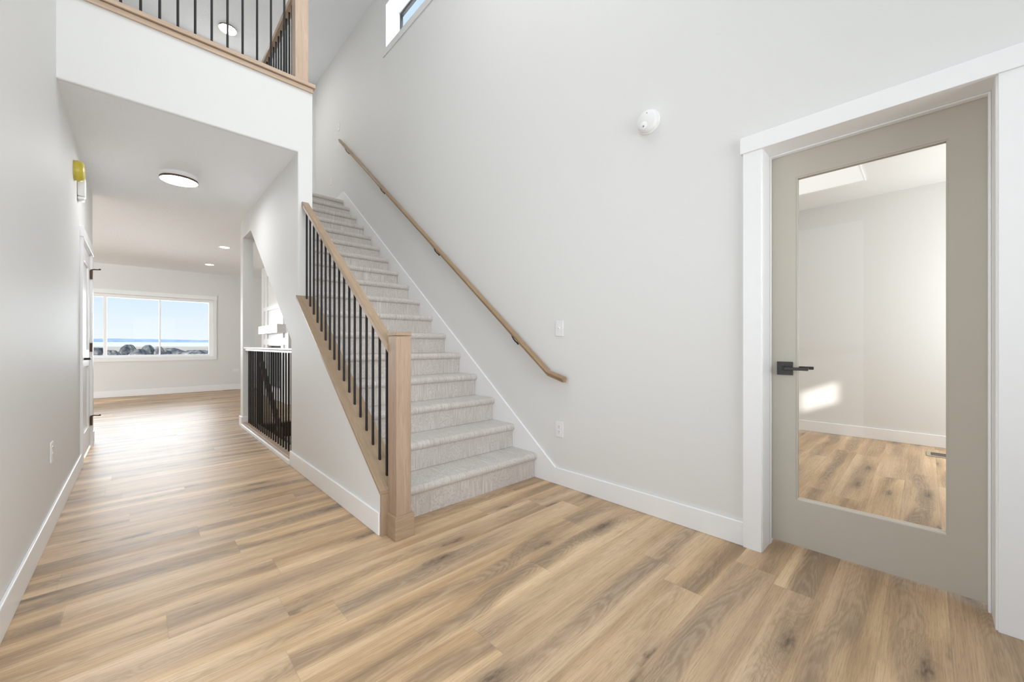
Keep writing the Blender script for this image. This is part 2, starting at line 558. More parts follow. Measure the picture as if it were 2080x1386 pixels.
M['dust'] = flat('basement_concrete', (0.45, 0.44, 0.42), 0.9, 0.1, var=0.1, scale=6)

# ------------------------------------------------------------------ dimensions (metres; the camera stands at x=0, y=0)
XL, XS, XS2, XR = -0.372, 0.985, 1.100, 2.339     # hall left wall, stair wall (hall face, stair face), right wall
YH, YF, YB = 3.70, 11.45, 7.68                    # header face, far wall, upper back wall
ZC, ZU, ZT = 2.725, 3.345, 5.82                   # hall ceiling, upper floor, upper ceiling
XO, ZO = 6.05, 2.765                              # office far wall, office ceiling
RUN, RISE, Y1 = 0.2585, 0.198, 2.158              # stairs
SL = 0.766                                        # stair slope

# ------------------------------------------------------------------ room shell
# floor: one slab carrying oak planks that run across the hall (joints of the visible rows at their measured places)
def build_floor():
    W, Y0 = 0.178, 1.006
    regions = [(-0.502, 2.530, -1.5, 2.9), (-0.372, 0.985, 2.9, 6.2), (2.530, XO, -1.5, 3.6), (-8.0, 2.339, 6.2, YF), (0.985, 1.0, 6.0, 6.2)]
    known = {0: 0.914, 1: 1.407, -2: 1.738, -4: 2.06, 3: 0.588, 2: 0.373, 5: 0.078, 6: 0.482, 9: -0.264, 10: 0.2485, 13: -0.043,
             8: 1.9, 7: 1.3, 4: 1.95, -1: 0.35, -3: 0.62, -5: 1.35, 11: 0.8, 12: 0.45}
    bm = bmesh.new()
    uvm = bm.loops.layers.uv.new('metres')
    uve = bm.loops.layers.uv.new('edges')
    fl = bm.faces.layers.float.new('plank')
    rnd = random.Random(21)
    for row in range(-15, 60):
        ya, yb = Y0 + W * row, Y0 + W * (row + 1)
        L = 1.52
        j = known.get(row, rnd.uniform(0, L))
        n0 = math.floor((-8.2 - j) / L)
        for q in range(n0, n0 + 11):
            xa, xb = j + q * L, j + (q + 1) * L
            pid = rnd.random()
            for (ra, rb, rc, rd) in regions:
                a, b, c, d = max(xa, ra), min(xb, rb), max(ya, rc), min(yb, rd)
                if b - a < 1e-4 or d - c < 1e-4: continue
                vs = [bm.verts.new(p) for p in ((a, c, 0), (b, c, 0), (b, d, 0), (a, d, 0))]
                # split so that the distance to the nearest edge is linear inside each face
                g = 0.004
                xs = sorted({a, min(b, max(a, xa + g)), min(b, max(a, (xa + xb) / 2)), max(a, min(b, xb - g)), b})
                ys = sorted({c, min(d, max(c, ya + g)), min(d, max(c, (ya + yb) / 2)), max(c, min(d, yb - g)), d})
                for v in vs: bm.verts.remove(v)
                grid = {(i, k): bm.verts.new((x, y, 0)) for i, x in enumerate(xs) for k, y in enumerate(ys)}
                for i in range(len(xs) - 1):
                    for k in range(len(ys) - 1):
                        f = bm.faces.new((grid[i, k], grid[i + 1, k], grid[i + 1, k + 1], grid[i, k + 1]))
                        f[fl] = pid
                        for lp in f.loops:
                            x, y = lp.vert.co.x, lp.vert.co.y
                            lp[uvm].uv = (x, y - ya)
                            lp[uve].uv = (min(x - xa, xb - x), min(y - ya, yb - y))
    # slab under the planks
    for (ra, rb, rc, rd) in regions[:4]:
        v = [bm.verts.new(p) for p in ((ra, rc, -0.002), (rb, rc, -0.002), (rb, rd, -0.002), (ra, rd, -0.002),
                                       (ra, rc, -0.28), (rb, rc, -0.28), (rb, rd, -0.28), (ra, rd, -0.28))]
        for qd in ((0, 1, 2, 3), (7, 6, 5, 4), (4, 5, 1, 0), (5, 6, 2, 1), (6, 7, 3, 2), (7, 4, 0, 3)):
            f = bm.faces.new([v[i] for i in qd]); f[fl] = 0.5
            for lp in f.loops:
                lp[uvm].uv = (lp.vert.co.x, lp.vert.co.y); lp[uve].uv = (0.05, 0.05)
    me = bpy.data.meshes.new('floor'); bm.to_mesh(me); bm.free()
    o = bpy.data.objects.new('floor', me); COL.objects.link(o)
    me.materials.append(M['floor'])
    o['kind'] = 'structure'


build_floor()

# left wall, hall and foyer (with the doorway of the hall door, and an opening added out of view for the side fill); its upper part goes on over the hall
DL0, DL1, DLT = 5.115, 6.030, 2.015
S('wall_left', MB().prism([(-1.5, 0), (0.4, 0), (0.4, 2.42), (1.9, 2.42), (1.9, 0), (DL0, 0), (DL0, DLT), (DL1, DLT), (DL1, 0), (6.314, 0), (6.314, ZC + 0.05), (7.80, ZC + 0.05), (7.80, ZT), (-1.5, ZT)], 'x', XL - 0.13, XL), M['wall'])
# right wall with the office doorway; goes down beside the basement stairs
DR0, DR1, DRT = -0.195, 0.597, 2.100
S('wall_right', MB().grid('x', XR, 2.530, [-1.5, 11.6], [-2.7, 2.9], [(DR0, DR1, -0.3, DRT)]), M['wall'])
# upper right wall with the high window
WH = (3.0, 4.872, 4.945, 5.53)
S('wall_right_upper', MB().grid('x', XR, 2.580, [-1.5, 7.8], [2.9, ZT], [WH]), M['wall'])
# stair wall: knee wall under the sloped rail, full wall behind the header, sloped opening over the basement stairs
S('wall_stair', MB().prism([(2.108, 0), (3.905, 0), (3.905, 1.115), (5.678, 2.475), (6.168, 2.475), (6.168, 0), (6.324, 0), (6.324, 3.28),
                            (YH + 0.022, 3.28), (YH + 0.022, 1.43), (YH, 1.43), (2.108, 0.238)], 'x', XS, XS2)
  .bevel_where(lambda c: abs(c.x - XS) < 1e-4 and c.y > 3.9, 0.007), M['wall'])
S('wall_header', MB().prism([(XL, ZC - 0.002), (XS, ZC - 0.002), (XS, 1.43), (XS2, 1.43), (XS2, 3.28), (XL, 3.28)], 'y', YH, YH + 0.022)
  .bevel_where(lambda c: abs(c.y - YH) < 1e-4 and c.z < 3.2, 0.011), M['wall'])
S('wall_back', MB().box(XL - 0.13, 2.580, YB, YB + 0.12, ZC + 0.2, ZT), M['wall'])
S('wall_front', MB().grid('y', -1.62, -1.5, [XL - 0.13, 2.530], [0, ZT], [(-0.25, 2.15, 0.04, 2.42), (-0.25, 2.15, 3.1, 5.4)]), M['wall'])
S('ceiling', MB().prism([(XL, YH + 0.0225), (XS + 0.001, YH + 0.0225), (XS + 0.001, 6.3245), (2.530, 6.3245), (2.530, YF + 0.15), (-8.1, YF + 0.15), (-8.1, 6.2), (XL, 6.2)], 'z', ZC, ZC + 0.16), M['ceil'])
S('ceiling_upper', MB().box(XL - 0.13, 2.580, -1.62, 7.8, ZT, ZT + 0.12), M['ceil'])
S('floor_upper', MB().prism([(XL, YH + 0.0225), (XS - 0.001, YH + 0.0225), (XS - 0.001, 6.33), (2.339, 6.33), (2.339, YB), (XL, YB)], 'z', ZC + 0.17, ZU - 0.005), M['carpet'])
# living room
WF = (-1.425, 1.262, 0.800, 2.118)
S('wall_far', MB().grid('y', YF, YF + 0.16, [-8.1, 2.530], [0, ZC + 0.1], [WF]), M['wall'])
S('wall_living_side', MB().box(-8.12, -8.0, 6.19, YF + 0.16, 0, ZC + 0.1), M['wall'])
S('wall_kitchen', MB().grid('y', 6.19, 6.314, [-8.1, XL - 0.13], [0, ZC + 0.05], [(-7.5, -5.40, 0.03, 2.15)]), M['wall'])
# office
S('wall_office', MB().box(XO, XO + 0.12, -1.5, 3.7, 0, ZO + 0.1), M['wall'])
S('wall_office_front', MB().grid('y', -1.56, -1.44, [2.530, XO + 0.12], [0, ZO + 0.1], [(2.86, 3.44, 1.36, 1.65), (4.55, 5.85, 0.75, 2.25)]), M['wall'])
S('wall_office_back', MB().box(2.530, XO + 0.12, 3.6, 3.72, 0, ZO + 0.1), M['wall'])
S('ceiling_office', MB().box(2.530, XO + 0.12, -1.56, 3.72, ZO, ZO + 0.13), M['wall'])
# basement stairwell
S('wall_stairwell', MB().box(XS, XS2, 2.78, 6.2, -2.7, -0.285), M['wall'])
S('wall_stairwell_end', MB().box(XS2, XR, 2.78, 2.9, -2.7, -0.001), M['wall'])
S('floor_basement', MB().box(XS, 2.530, 2.78, 6.4, -2.82, -2.7), M['dust'])
S('ceiling_soffit', MB().prism([(2.62, 0.11), (3.905, 1.112), (5.678, 2.472), (6.33, 2.472), (6.33, 2.56), (5.66, 2.53), (2.62, 0.165)], 'x', XS2 + 0.003, XR - 0.001), M['wall'])
# block added out of view in front of the house, left of the entry: shades the entry from the low sun
S('wall_sun_blocker', MB().box(-6.0, -1.0, -4.5, -2.2, -0.6, 7.0), M['wall'])


# ------------------------------------------------------------------ baseboards and trim
def baseboard(name, pts, t=0.014, h=0.128):
    """runs of flat baseboard: each (x0,y0,x1,y1,nx,ny); the inner side faces n"""
    for i, (x0, y0, x1, y1, nx, ny) in enumerate(pts):
        mb = MB()
        xs, ys = sorted((x0, x1)), sorted((y0, y1))
        if nx: mb.box(x0, x0 + nx * t, ys[0], ys[1], 0.0, h)
        else: mb.box(xs[0], xs[1], y0, y0 + ny * t, 0.0, h)
        S(name if i == 0 else name + '_return', mb, M['trim'], bevel=0.004)


baseboard('baseboard_left', [(XL, 1.905, XL, 5.035, 1, 0)])
baseboard('baseboard_left_corner', [(XL, 6.115, XL, 6.328, 1, 0)])
baseboard('baseboard_right', [(XR, 0.668, XR, 2.185, -1, 0)])
baseboard('baseboard_stair', [(XS, 2.110, XS, 3.905, -1, 0)])
baseboard('baseboard_column', [(XS, 6.168, XS, 6.338, -1, 0), (XS - 0.014, 6.168, XS2, 6.168, 0, -1)], h=0.125)
baseboard('baseboard_far', [(-8.0, YF, 2.339, YF, 0, -1)])
baseboard('baseboard_office', [(XO, -1.44, XO, 3.6, -1, 0)])
# sloped skirt board along the right side of the stairs, with its level pieces on the upper landing
S('trim_1', MB().prism([(1.955, 0.0), (1.955, 0.116), (6.30, 0.116 + 0.7745 * (6.30 - 1.955)), (6.47, 0.116 + 0.7745 * (6.30 - 1.955)), (6.47, 3.2), (2.2, 0.0)], 'x', XR - 0.0145, XR), M['trim'], bevel=0.003)
S('baseboard_landing', MB().box(XR - 0.014, XR, 6.47, YB, ZU, ZU + 0.12), M['trim'], bevel=0.003)
S('baseboard_back', MB().box(XL, XR, YB - 0.014, YB, ZU, ZU + 0.12), M['trim'], bevel=0.003)
# floor edge under the basement-stair guard, and the top nosing of the basement stairs
S('trim_2', MB().box(XS - 0.022, XS - 0.0005, 3.908, 6.152, 0.0, 0.040), M['trim'], bevel=0.005)
S('trim_3', MB().box(XS2 + 0.002, XR - 0.002, 6.080, 6.20, -0.034, 0.006), M['dark_wood'], bevel=0.004)

# ------------------------------------------------------------------ office door (glass lite) with casing
jamb = MB()
jamb.grid('x', 2.333, 2.529, [DR0 - 0.0, DR1 + 0.0], [0.0, DRT], [(DR0 + 0.016, DR1 - 0.016, -0.1, DRT - 0.016)])
S('trim_4', jamb, M['trim'], bevel=0.002)
st = MB()
st.grid('x', 2.462, 2.4935, [DR0 + 0.0165, DR1 - 0.0165], [0.0, DRT - 0.0165], [(DR0 + 0.0245, DR1 - 0.0205, -0.1, DRT - 0.0235)])
S('trim_5', st, M['trim'], bevel=0.002)
S('trim_6', MB().box(2.319, XR, 0.5835, 0.6685, 0.0, 2.080), M['trim'], bevel=0.002)
S('trim_7', MB().box(2.319, XR, -0.2700, -0.1845, 0.0, 2.080), M['trim'], bevel=0.002)
S('trim_8', MB().box(2.313, XR, -0.2900, 0.6805, 2.0802, 2.164), M['trim'], bevel=0.002)

dr = bpy.data.objects.new('door_1', None); COL.objects.link(dr); dr.location = (2.5125, 0.576, 0.02); dr['kind'] = 'structure'
LY0, LY1, LZ0, LZ1, DX = -0.0655, 0.4695, 0.260, 1.948, 2.495
MB().grid('x', DX, DX + 0.034, [-0.1755, 0.5790], [0.020, 2.081], [(LY0, LY1, LZ0, LZ1)]).build('door_leaf', M['taupe'], dr, bevel=0.0015)
for (x0, x1) in ((DX + 0.003, DX + 0.0135), (DX + 0.0205, DX + 0.031)):
    MB().grid('x', x0, x1, [LY0, LY1], [LZ0, LZ1], [(LY0 + 0.007, LY1 - 0.007, LZ0 + 0.007, LZ1 - 0.007)]).build('glazing_bead', M['taupe'], dr)
    MB().box(x0 - 0.0005, x1 - 0.0005, LY0 + 0.0072, LY1 - 0.0072, LZ0 + 0.0003, LZ0 + 0.0082).build('sill_bead', M['lit_bead'], dr)['label'] = 'bead along the foot of the glass, coloured cream as if lit'
MB().box(DX + 0.0140, DX + 0.0200, LY0 + 0.001, LY1 - 0.001, LZ0 + 0.001, LZ1 - 0.001).build('glass_pane', M['door_glass'], dr)
for s, xf in ((-1, DX), (1, DX + 0.034)):
    rose = MB().box(xf, xf + s * 0.009, 0.4825, 0.5525, 0.9110, 0.9810, bev=0.0015).build('handle_rose', M['gunmetal'], dr)
    MB().tube([(xf + s * 0.009, 0.521, 0.947), (xf + s * 0.044, 0.521, 0.947), (xf + s * 0.052, 0.5175, 0.947), (xf + s * 0.054, 0.509, 0.947)], [0.0115, 0.0095, 0.0085, 0.008], 14).build('handle_neck', M['gunmetal'], rose, smooth=True)
    MB().box(xf + s * 0.047, xf + s * 0.058, 0.408, 0.528, 0.939, 0.955, bev=0.003).build('handle_lever', M['gunmetal'], rose)

# ------------------------------------------------------------------ hall door on the left wall
S('trim_9', MB().box(XL, XL + 0.018, 5.035, 5.119, 0.0, 2.012), M['trim'], bevel=0.002)
S('trim_10', MB().box(XL, XL + 0.018, 6.027, 6.112, 0.0, 2.012), M['trim'], bevel=0.002)
S('trim_11', MB().box(XL, XL + 0.023, 5.022, 6.125, 2.0122, 2.098), M['trim'], bevel=0.002)
S('trim_12', MB().grid('x', XL - 0.115, XL + 0.002, [DL0, DL1], [0.0, DLT], [(DL0 + 0.015, DL1 - 0.015, -0.1, DLT - 0.015)]), M['trim'])
hd = bpy.data.objects.new('door_2', None); COL.objects.link(hd); hd.location = (XL - 0.02, 6.01, 0.02); hd['kind'] = 'structure'
MB().box(XL - 0.028, XL - 0.016, 5.134, 6.012, 0.028, 1.996).build('panel', M['trim'], hd)
MB().grid('x', XL - 0.036, XL - 0.002, [5.133, 6.013], [0.026, 1.998], [(5.25, 5.895, 1.02, 1.86), (5.25, 5.895, 0.24, 0.86)]).build('stile_and_rail_frame', M['trim'], hd, bevel=0.003)
for z in (0.275, 1.045, 1.805):
    hg = MB().tube([(XL + 0.007, 6.018, z - 0.046), (XL + 0.007, 6.018, z + 0.046)], 0.0115, 12).build('hinge', M['bronze'], hd, smooth=True)
    if z != 1.045:
        MB().tube([(XL + 0.004, 6.018, z + 0.050), (XL + 0.03, 6.005, z + 0.056), (XL + 0.062, 5.985, z + 0.055), (XL + 0.075, 5.975, z + 0.058)], [0.006, 0.006, 0.0055, 0.009], 10).build('hinge_stop', M['bronze'], hg, smooth=True)
rs = MB().box(XL - 0.002, XL + 0.007, 5.155, 5.220, 0.912, 0.977, bev=0.0015).build('handle_rose', M['black'], hd)
MB().tube([(XL + 0.007, 5.188, 0.945), (XL + 0.050, 5.188, 0.945)], 0.010, 12).build('handle_neck', M['black'], rs, smooth=True)
MB().box(XL + 0.042, XL + 0.054, 5.178, 5.300, 0.937, 0.953, bev=0.003).build('handle_lever', M['black'], rs)

# ------------------------------------------------------------------ carpeted staircase
stairs = empty('staircase', (1.72, 2.158, 0), 'tall flight of stairs carpeted in pale patterned beige, running up beside the long white wall', 'stairs')


def step_mb(n):
    yn, zt = Y1 + RUN * (n - 1), RISE * n
    yr = yn + 0.027                                   # riser face
    r = 0.029
    prof = [(yr, zt - RISE + 0.001), (yr, zt - 0.058)]
    for a in range(0, 181, 18):                       # rounded nosing
        t = math.radians(-90 - a)
        prof.append((yn + r + r * math.cos(t) * 1.0, zt - r + r * math.sin(t)))
    yb = yn + RUN + 0.027
    prof += [(yb, zt), (yb, zt - RISE * 0.55), (yr + 0.03, zt - RISE + 0.001)]
    return MB().prism(prof, 'x', XS2 + 0.020, XR - 0.017 + 0.001)


for n in range(1, 17):
    step_mb(n).build('carpeted_step', M['carpet'], stairs, smooth=True)
# top step: the landing edge
yn, zt = Y1 + RUN * 16, RISE * 17 - 0.016
prof = [(yn + 0.027, zt - RISE + 0.018), (yn + 0.027, zt - 0.058)]
for a in range(0, 181, 18):
    t = math.radians(-90 - a)
    prof.append((yn + 0.029 + 0.029 * math.cos(t), zt - 0.029 + 0.029 * math.sin(t)))
prof += [(6.45, zt), (6.45, zt - 0.16), (yn + 0.06, zt - RISE + 0.018)]
MB().prism(prof, 'x', XS2 + 0.020, XR - 0.017).build('landing_edge', M['carpet'], stairs, smooth=True)
# painted inner skirt board along the knee wall
MB().prism([(2.20, 0.0), (2.20, 0.238), (6.05, 0.238 + SL * 3.85), (6.05, 2.85), (2.36, 0.0)], 'x', XS2 + 0.001, XS2 + 0.018).build('inner_skirt_board', M['trim'], stairs)

# ------------------------------------------------------------------ stair guard: newel post, sloped cap, balusters, handrail
sr = empty('stair_railing', (1.05, 2.1, 0), 'oak stair railing with black balusters and a square newel post beside the carpeted stairs', 'railing')
post = MB().box(1.0205, 1.1095, 1.993, 2.094, 0.10, 1.118, bev=0.003).build('newel_post', M['oak_z'], sr)
MB().box(1.0075, 1.1225, 1.980, 2.107, 0.0, 0.131, bev=0.003).build('post_base', M['oak_x'], post)
MB().box(1.0185, 1.1115, 1.991, 2.096, 1.121, 1.142, bev=0.003).build('post_cap', M['oak_x'], post)
# cap on the knee wall: sloped board, front board
cz = lambda y: 0.266 + SL * (y - 2.094)
MB().prism([(2.085, cz(2.085) - 0.024), (2.085, cz(2.085)), (YH - 0.001, cz(YH)), (YH - 0.001, cz(YH) - 0.024)], 'x', XS - 0.017, XS2 + 0.019).build('sloped_cap', M['oak_s'], sr, bevel=0.003)
MB().box(XS - 0.006, XS2 - 0.002, 2.086, 2.107, 0.0, cz(2.085) - 0.024).build('end_board', M['oak_z'], sr, bevel=0.002)
# handrail
hz = lambda y: 1.077 + SL * (y - 2.095)
prof = [(-0.030, -0.010), (-0.026, 0.0), (0.026, 0.0), (0.030, -0.010), (0.030, -0.036), (0.024, -0.047), (0.016, -0.050), (0.016, -0.058), (-0.016, -0.058), (-0.016, -0.050), (-0.024, -0.047), (-0.030, -0.036)]
MB().sweep(prof, [(1.043, 2.093, hz(2.093)), (1.043, YH - 0.001, hz(YH))], (1, 0, 0)).build('handrail', M['oak_s'], sr, bevel=0.0015)
yb0, dy = 2.158, 0.09406
b0 = MB().tube([(1.045, yb0, cz(yb0) - 0.006), (1.045, yb0, hz(yb0) - 0.054)], 0.0079, 14).build('baluster', M['black'], sr, smooth=True)
for i in range(1, 17):
    copy_part(b0, sr, (0, dy * i, SL * dy * i))

# ------------------------------------------------------------------ wall handrail on the right
wr = empty('wall_handrail', (2.275, 2.0, 0.88), 'narrow brown wooden handrail on black brackets, fixed to the long white wall above the stairs', 'handrail')
RX = 2.283
rz = lambda y: 0.878 + 0.7895 * (y - 2.000)
prof = [(-0.028, -0.010), (-0.022, -0.001), (-0.008, 0.003), (0.008, 0.003), (0.022, -0.001), (0.028, -0.010), (0.028, -0.018), (0.018, -0.025), (0.018, -0.040), (-0.018, -0.040), (-0.018, -0.025), (-0.028, -0.018)]
MB().sweep(prof, [(RX, 1.842, rz(2.0) - 0.046), (RX, 1.995, rz(1.995)), (RX, 6.325, rz(6.325))], (1, 0, 0)).build('rail', M['rail'], wr, bevel=0.001)

def bracket(y):
    z = rz(y) - 0.037
    b = MB().lathe([(0.016, 0.0), (0.016, 0.004), (0.011, 0.008), (0.007, 0.010)], (XR - 0.0003, y, z - 0.058), (-1, 0, 0), 20)
    b.tube([(XR - 0.006, y, z - 0.058), (XR - 0.024, y + 0.004, z - 0.052), (RX + 0.014, y + 0.012, z - 0.030), (RX + 0.004, y + 0.022, z - 0.004), (RX + 0.002, y + 0.028, z + 0.020)], [0.0065, 0.0055, 0.005, 0.005, 0.0055], 10)
    return b


for y in (2.388, 3.597, 4.892, 6.092):
    bk = bracket(y).build('bracket', M['black'], wr, smooth=True)
    MB().sweep([(-0.014, 0), (0.014, 0), (0.014, -0.004), (-0.014, -0.004)], [(RX, y - 0.03, rz(y - 0.03) - 0.0395), (RX, y + 0.075, rz(y + 0.075) - 0.0395)], (1, 0, 0)).build('saddle', M['black'], bk)

# ------------------------------------------------------------------ upper guard over the hall header
ug = empty('upper_railing', (0.4, 3.75, 3.345), 'oak and black baluster railing round the upper floor above the white hall header', 'railing')
MB().box(XL, 1.104, 3.684, 3.700 - 0.0005, 3.268, 3.304).build('fascia_strip', M['pale_x'], ug, bevel=0.002)
MB().box(XL, 1.119, 3.668, 3.838, 3.3085, 3.340).build('floor_cap', M['pale_x'], ug, bevel=0.003)
MB().box(0.960, 1.099, 3.838, 6.28, 3.3085, 3.340).build('side_cap', M['pale_y'], ug, bevel=0.003)
MB().box(0.968, 1.072, 3.712, 3.816, 3.340, 4.42, bev=0.003).build('corner_post', M['pale_z'], ug)
MB().sweep([(-0.03, 0), (0.03, 0), (0.03, -0.045), (-0.03, -0.045)], [(XL, 3.764, 4.235), (0.967, 3.764, 4.235)], (0, 1, 0)).build('front_rail', M['pale_x'], ug, bevel=0.003)
MB().sweep([(-0.03, 0), (0.03, 0), (0.03, -0.052), (-0.03, -0.052)], [(1.022, 3.817, 4.240), (1.022, 6.28, 4.240)], (1, 0, 0)).build('side_rail', M['pale_y'], ug, bevel=0.003)
b1 = MB().tube([(0.894, 3.752, 3.339), (0.894, 3.752, 4.192)], 0.0079, 14).build('baluster', M['black'], ug, smooth=True)
for i in range(1, 13):
    copy_part(b1, ug, (-0.0985 * i, 0, 0))
b2 = MB().tube([(1.022, 3.915, 3.339), (1.022, 3.915, 4.190)], 0.0079, 14).build('baluster', M['black'], ug, smooth=True)
for i in range(1, 24):
    copy_part(b2, ug, (0, 0.0985 * i, 0))

# ------------------------------------------------------------------ guard in the opening beside the basement stairs
bg = empty('basement_guard', (1.03, 5.0, 0), 'black baluster guard under a white cap rail, in the sloped opening off the hall', 'railing')
MB().box(XS + 0.0005, XS2 + 0.014, 3.906, 6.1535, 0.0, 0.056).build('wood_shoe', M['pale_y'], bg, bevel=0.003)
prof = [(-0.040, 0.0), (0.060, 0.0), (0.060, -0.014), (0.048, -0.022), (0.048, -0.042), (-0.026, -0.042), (-0.026, -0.022), (-0.040, -0.014)]
MB().sweep(prof, [(1.035, 3.906, 1.038), (1.035, 6.167, 1.038)], (1, 0, 0)).build('cap_rail', M['trim'], bg, bevel=0.002)
b3 = MB().tube([(1.035, 4.085, 0.056), (1.035, 4.085, 0.998)], 0.0079, 12).build('baluster', M['black'], bg, smooth=True)
for i in range(1, 21):
    copy_part(b3, bg, (0, 0.0985 * i, 0))

# basement stairs and their handrail
bs = empty('basement_stairs', (1.72, 6.1, 0), 'basement stairs going down behind the black balusters of the hall opening', 'stairs')
for n in range(1, 13):
    yn, zt = 6.10 - RUN * (n - 1), -0.195 * n
    MB().prism([(yn, zt), (yn - RUN - 0.02, zt), (yn - RUN - 0.02, zt - 0.04), (yn - 0.02, zt - 0.04), (yn - 0.02, zt - 0.2), (yn, zt - 0.2)][:4] + [(yn, zt - 0.04)], 'x', XS2 + 0.003, XR - 0.002).build('tread', M['carpet'], bs)
    MB().box(XS2 + 0.003, XR - 0.002, yn, yn + 0.018, zt, zt + 0.159).build('riser', M['dark_wood'] if n < 2 else M['carpet'], bs)
br = empty('basement_handrail', (1.18, 6.2, 0.9), 'dark brown sloping handrail behind the black balusters of the hall opening', 'handrail')
MB().sweep([(-0.025, 0), (0.025, 0), (0.025, -0.06), (-0.025, -0.06)], [(1.185, 6.19, 0.93), (1.185, 3.2, 0.93 - 0.80 * 2.99)], (1, 0, 0)).build('rail', M['dark_wood'], br, bevel=0.004)
MB().box(1.150, 1.220, 6.165, 6.235, 0.0, 1.0, bev=0.004).build('post', M['dark_wood'], br)

# ------------------------------------------------------------------ fireplace in the living room
fp = empty('fireplace', (2.15, 8.9, 0), 'white panelled fireplace with a dark glass firebox, seen through the sloped opening', 'fireplace')
FX, FA, FB = 1.955, 7.85, 9.95
MB().grid('x', FX, XR - 0.001, [FA, FB], [0, ZC - 0.001], [(8.37, 9.43, 0.22, 1.055)]).build('panelled_breast', M['trim'], fp)
for a, b in ((FB - 0.19, FB), (9.45, 9.60), (8.20, 8.35), (FA, FA + 0.19)):
    MB().box(FX - 0.022, FX, a, b, 0.0, ZC - 0.002).build('stile', M['trim'], fp)
for z0, z1 in ((0.0, 0.16), (1.075, 1.20), (1.78, 1.86), (2.5, ZC - 0.002)):
    MB().box(FX - 0.021, FX, FA + 0.001, FB - 0.001, z0, z1).build('cross_rail', M['trim'], fp)
MB().box(1.795, FX - 0.0225, 8.02, 9.55, 1.290, 1.450, bev=0.003).build('mantel_shelf', M['trim'], fp)
MB().box(FX + 0.05, FX + 0.12, 8.371, 9.429, 0.221, 1.054).build('firebox_glass', M['firebox'], fp)

# ------------------------------------------------------------------ living room window and the view
def picture_window():
    w = bpy.data.objects.new('window_1', None); COL.objects.link(w); w.location = (-0.08, YF, 1.45); w['kind'] = 'structure'
    x0, x1, z0, z1 = WF
    panes = [(-1.372, -0.532), (-0.478, 0.316), (0.342, 1.178)]
    MB().grid('y', YF + 0.075, YF + 0.13, [x0, x1], [z0, z1], [(a, b, 0.858, 2.050) for a, b in panes]).build('window_frame', M['vinyl'], w, bevel=0.004)
    for a, b in panes:
        MB().box(a - 0.002, b + 0.002, YF + 0.100, YF + 0.105, 0.856, 2.052).build('glass_pane', M['glass'], w)
    MB().box(x0 - 0.078, x1 + 0.064, YF - 0.020, YF, z1, z1 + 0.088).build('head_casing', M['trim'], w, bevel=0.002)
    MB().box(x0 - 0.066, x1 + 0.056, YF - 0.018, YF, z0 - 0.072, z0).build('bottom_casing', M['trim'], w, bevel=0.002)
    MB().box(x0 - 0.066, x0, YF - 0.018, YF, z0 + 0.0005, z1 - 0.0005).build('side_casing', M['trim'], w, bevel=0.002)
    MB().box(x1, x1 + 0.056, YF - 0.018, YF, z0 + 0.0005, z1 - 0.0005).build('side_casing', M['trim'], w, bevel=0.002)


picture_window()


def high_window():
    w = bpy.data.objects.new('window_2', None); COL.objects.link(w); w.location = (2.5, 3.95, 5.2); w['kind'] = 'structure'
    y0, y1, z0, z1 = WH
    MB().grid('x', 2.340, 2.540, [y0, y1], [z0, z1], [(y0 + 0.012, y1 - 0.012, z0 + 0.012, z1 - 0.012)]).build('reveal_lining', M['trim'], w)
    MB().grid('x', 2.5405, 2.575, [y0 + 0.001, y1 - 0.001], [z0 + 0.001, z1 - 0.001], [(y0 + 0.030, y1 - 0.030, z0 + 0.035, z1 - 0.050)]).build('window_frame', M['black_frame'], w, bevel=0.002)
    MB().box(2.556, 2.561, y0 + 0.028, y1 - 0.028, z0 + 0.033, z1 - 0.048).build('glass_pane', M['glass'], w)
    MB().box(XR - 0.012, XR, y0 - 0.05, y1 + 0.055, z0 - 0.088, z0).build('apron_casing', M['wall'], w, bevel=0.002)


high_window()
for nm, (x0, x1, z0, z1) in (('window_3', (-0.25, 2.15, 0.04, 2.42)), ('window_4', (-0.25, 2.15, 3.1, 5.4))):
    MB().grid('y', -1.60, -1.545, [x0, x1], [z0, z1], [(x0 + 0.06, 0.9, z0 + 0.06, z1 - 0.06), (1.0, x1 - 0.06, z0 + 0.06, z1 - 0.06)]).build(nm, M['vinyl'], kind='structure')
for nm, (x0, x1, z0, z1) in (('window_5', (4.55, 5.85, 0.75, 2.25)),):
    MB().grid('y', -1.54, -1.49, [x0, x1], [z0, z1], [(x0 + 0.05, x1 - 0.05, z0 + 0.05, z1 - 0.05)]).build(nm, M['vinyl'], kind='structure')

# ------------------------------------------------------------------ lamps, added ceiling glow
def flush_lamp(name, loc, r, label, body, lens):
    t = empty(name, loc, label, 'ceiling light')
    x, y, z = loc
    if body > 0:
        MB().lathe([(0.0, 0.0), (r * 0.97, 0.0), (r * 0.97, body), (0.0, body)], (x, y, z), (0, 0, -1), 56).build('canopy', M['plastic'], t, smooth=True)
    MB().lathe([(0.0, body), (r, body), (r, body + 0.018), (r * 0.975, body + 0.019), (r * 0.968, body + 0.009), (0.0, body + 0.009)], (x, y, z), (0, 0, -1), 56).build('rim', M['bronze'], t, smooth=True)
    MB().lathe([(0.0, body + 0.0085), (r * 0.965, body + 0.0145), (r * 0.955, body + 0.018), (r * 0.85, body + 0.020), (0.0, body + 0.021)], (x, y, z), (0, 0, -1), 56).build('diffuser', lens, t, smooth=True)
    return t


flush_lamp('ceiling_lamp', (0.283, 5.015, ZC), 0.147, 'round bronze-rimmed disc light on the hall ceiling', 0.040, M['lamp'])
flush_lamp('ceiling_lamp', (0.962, 7.20, ZT), 0.112, 'small round disc light on the upper ceiling, seen between the upper balusters', 0.008, M['lamp_upper'])


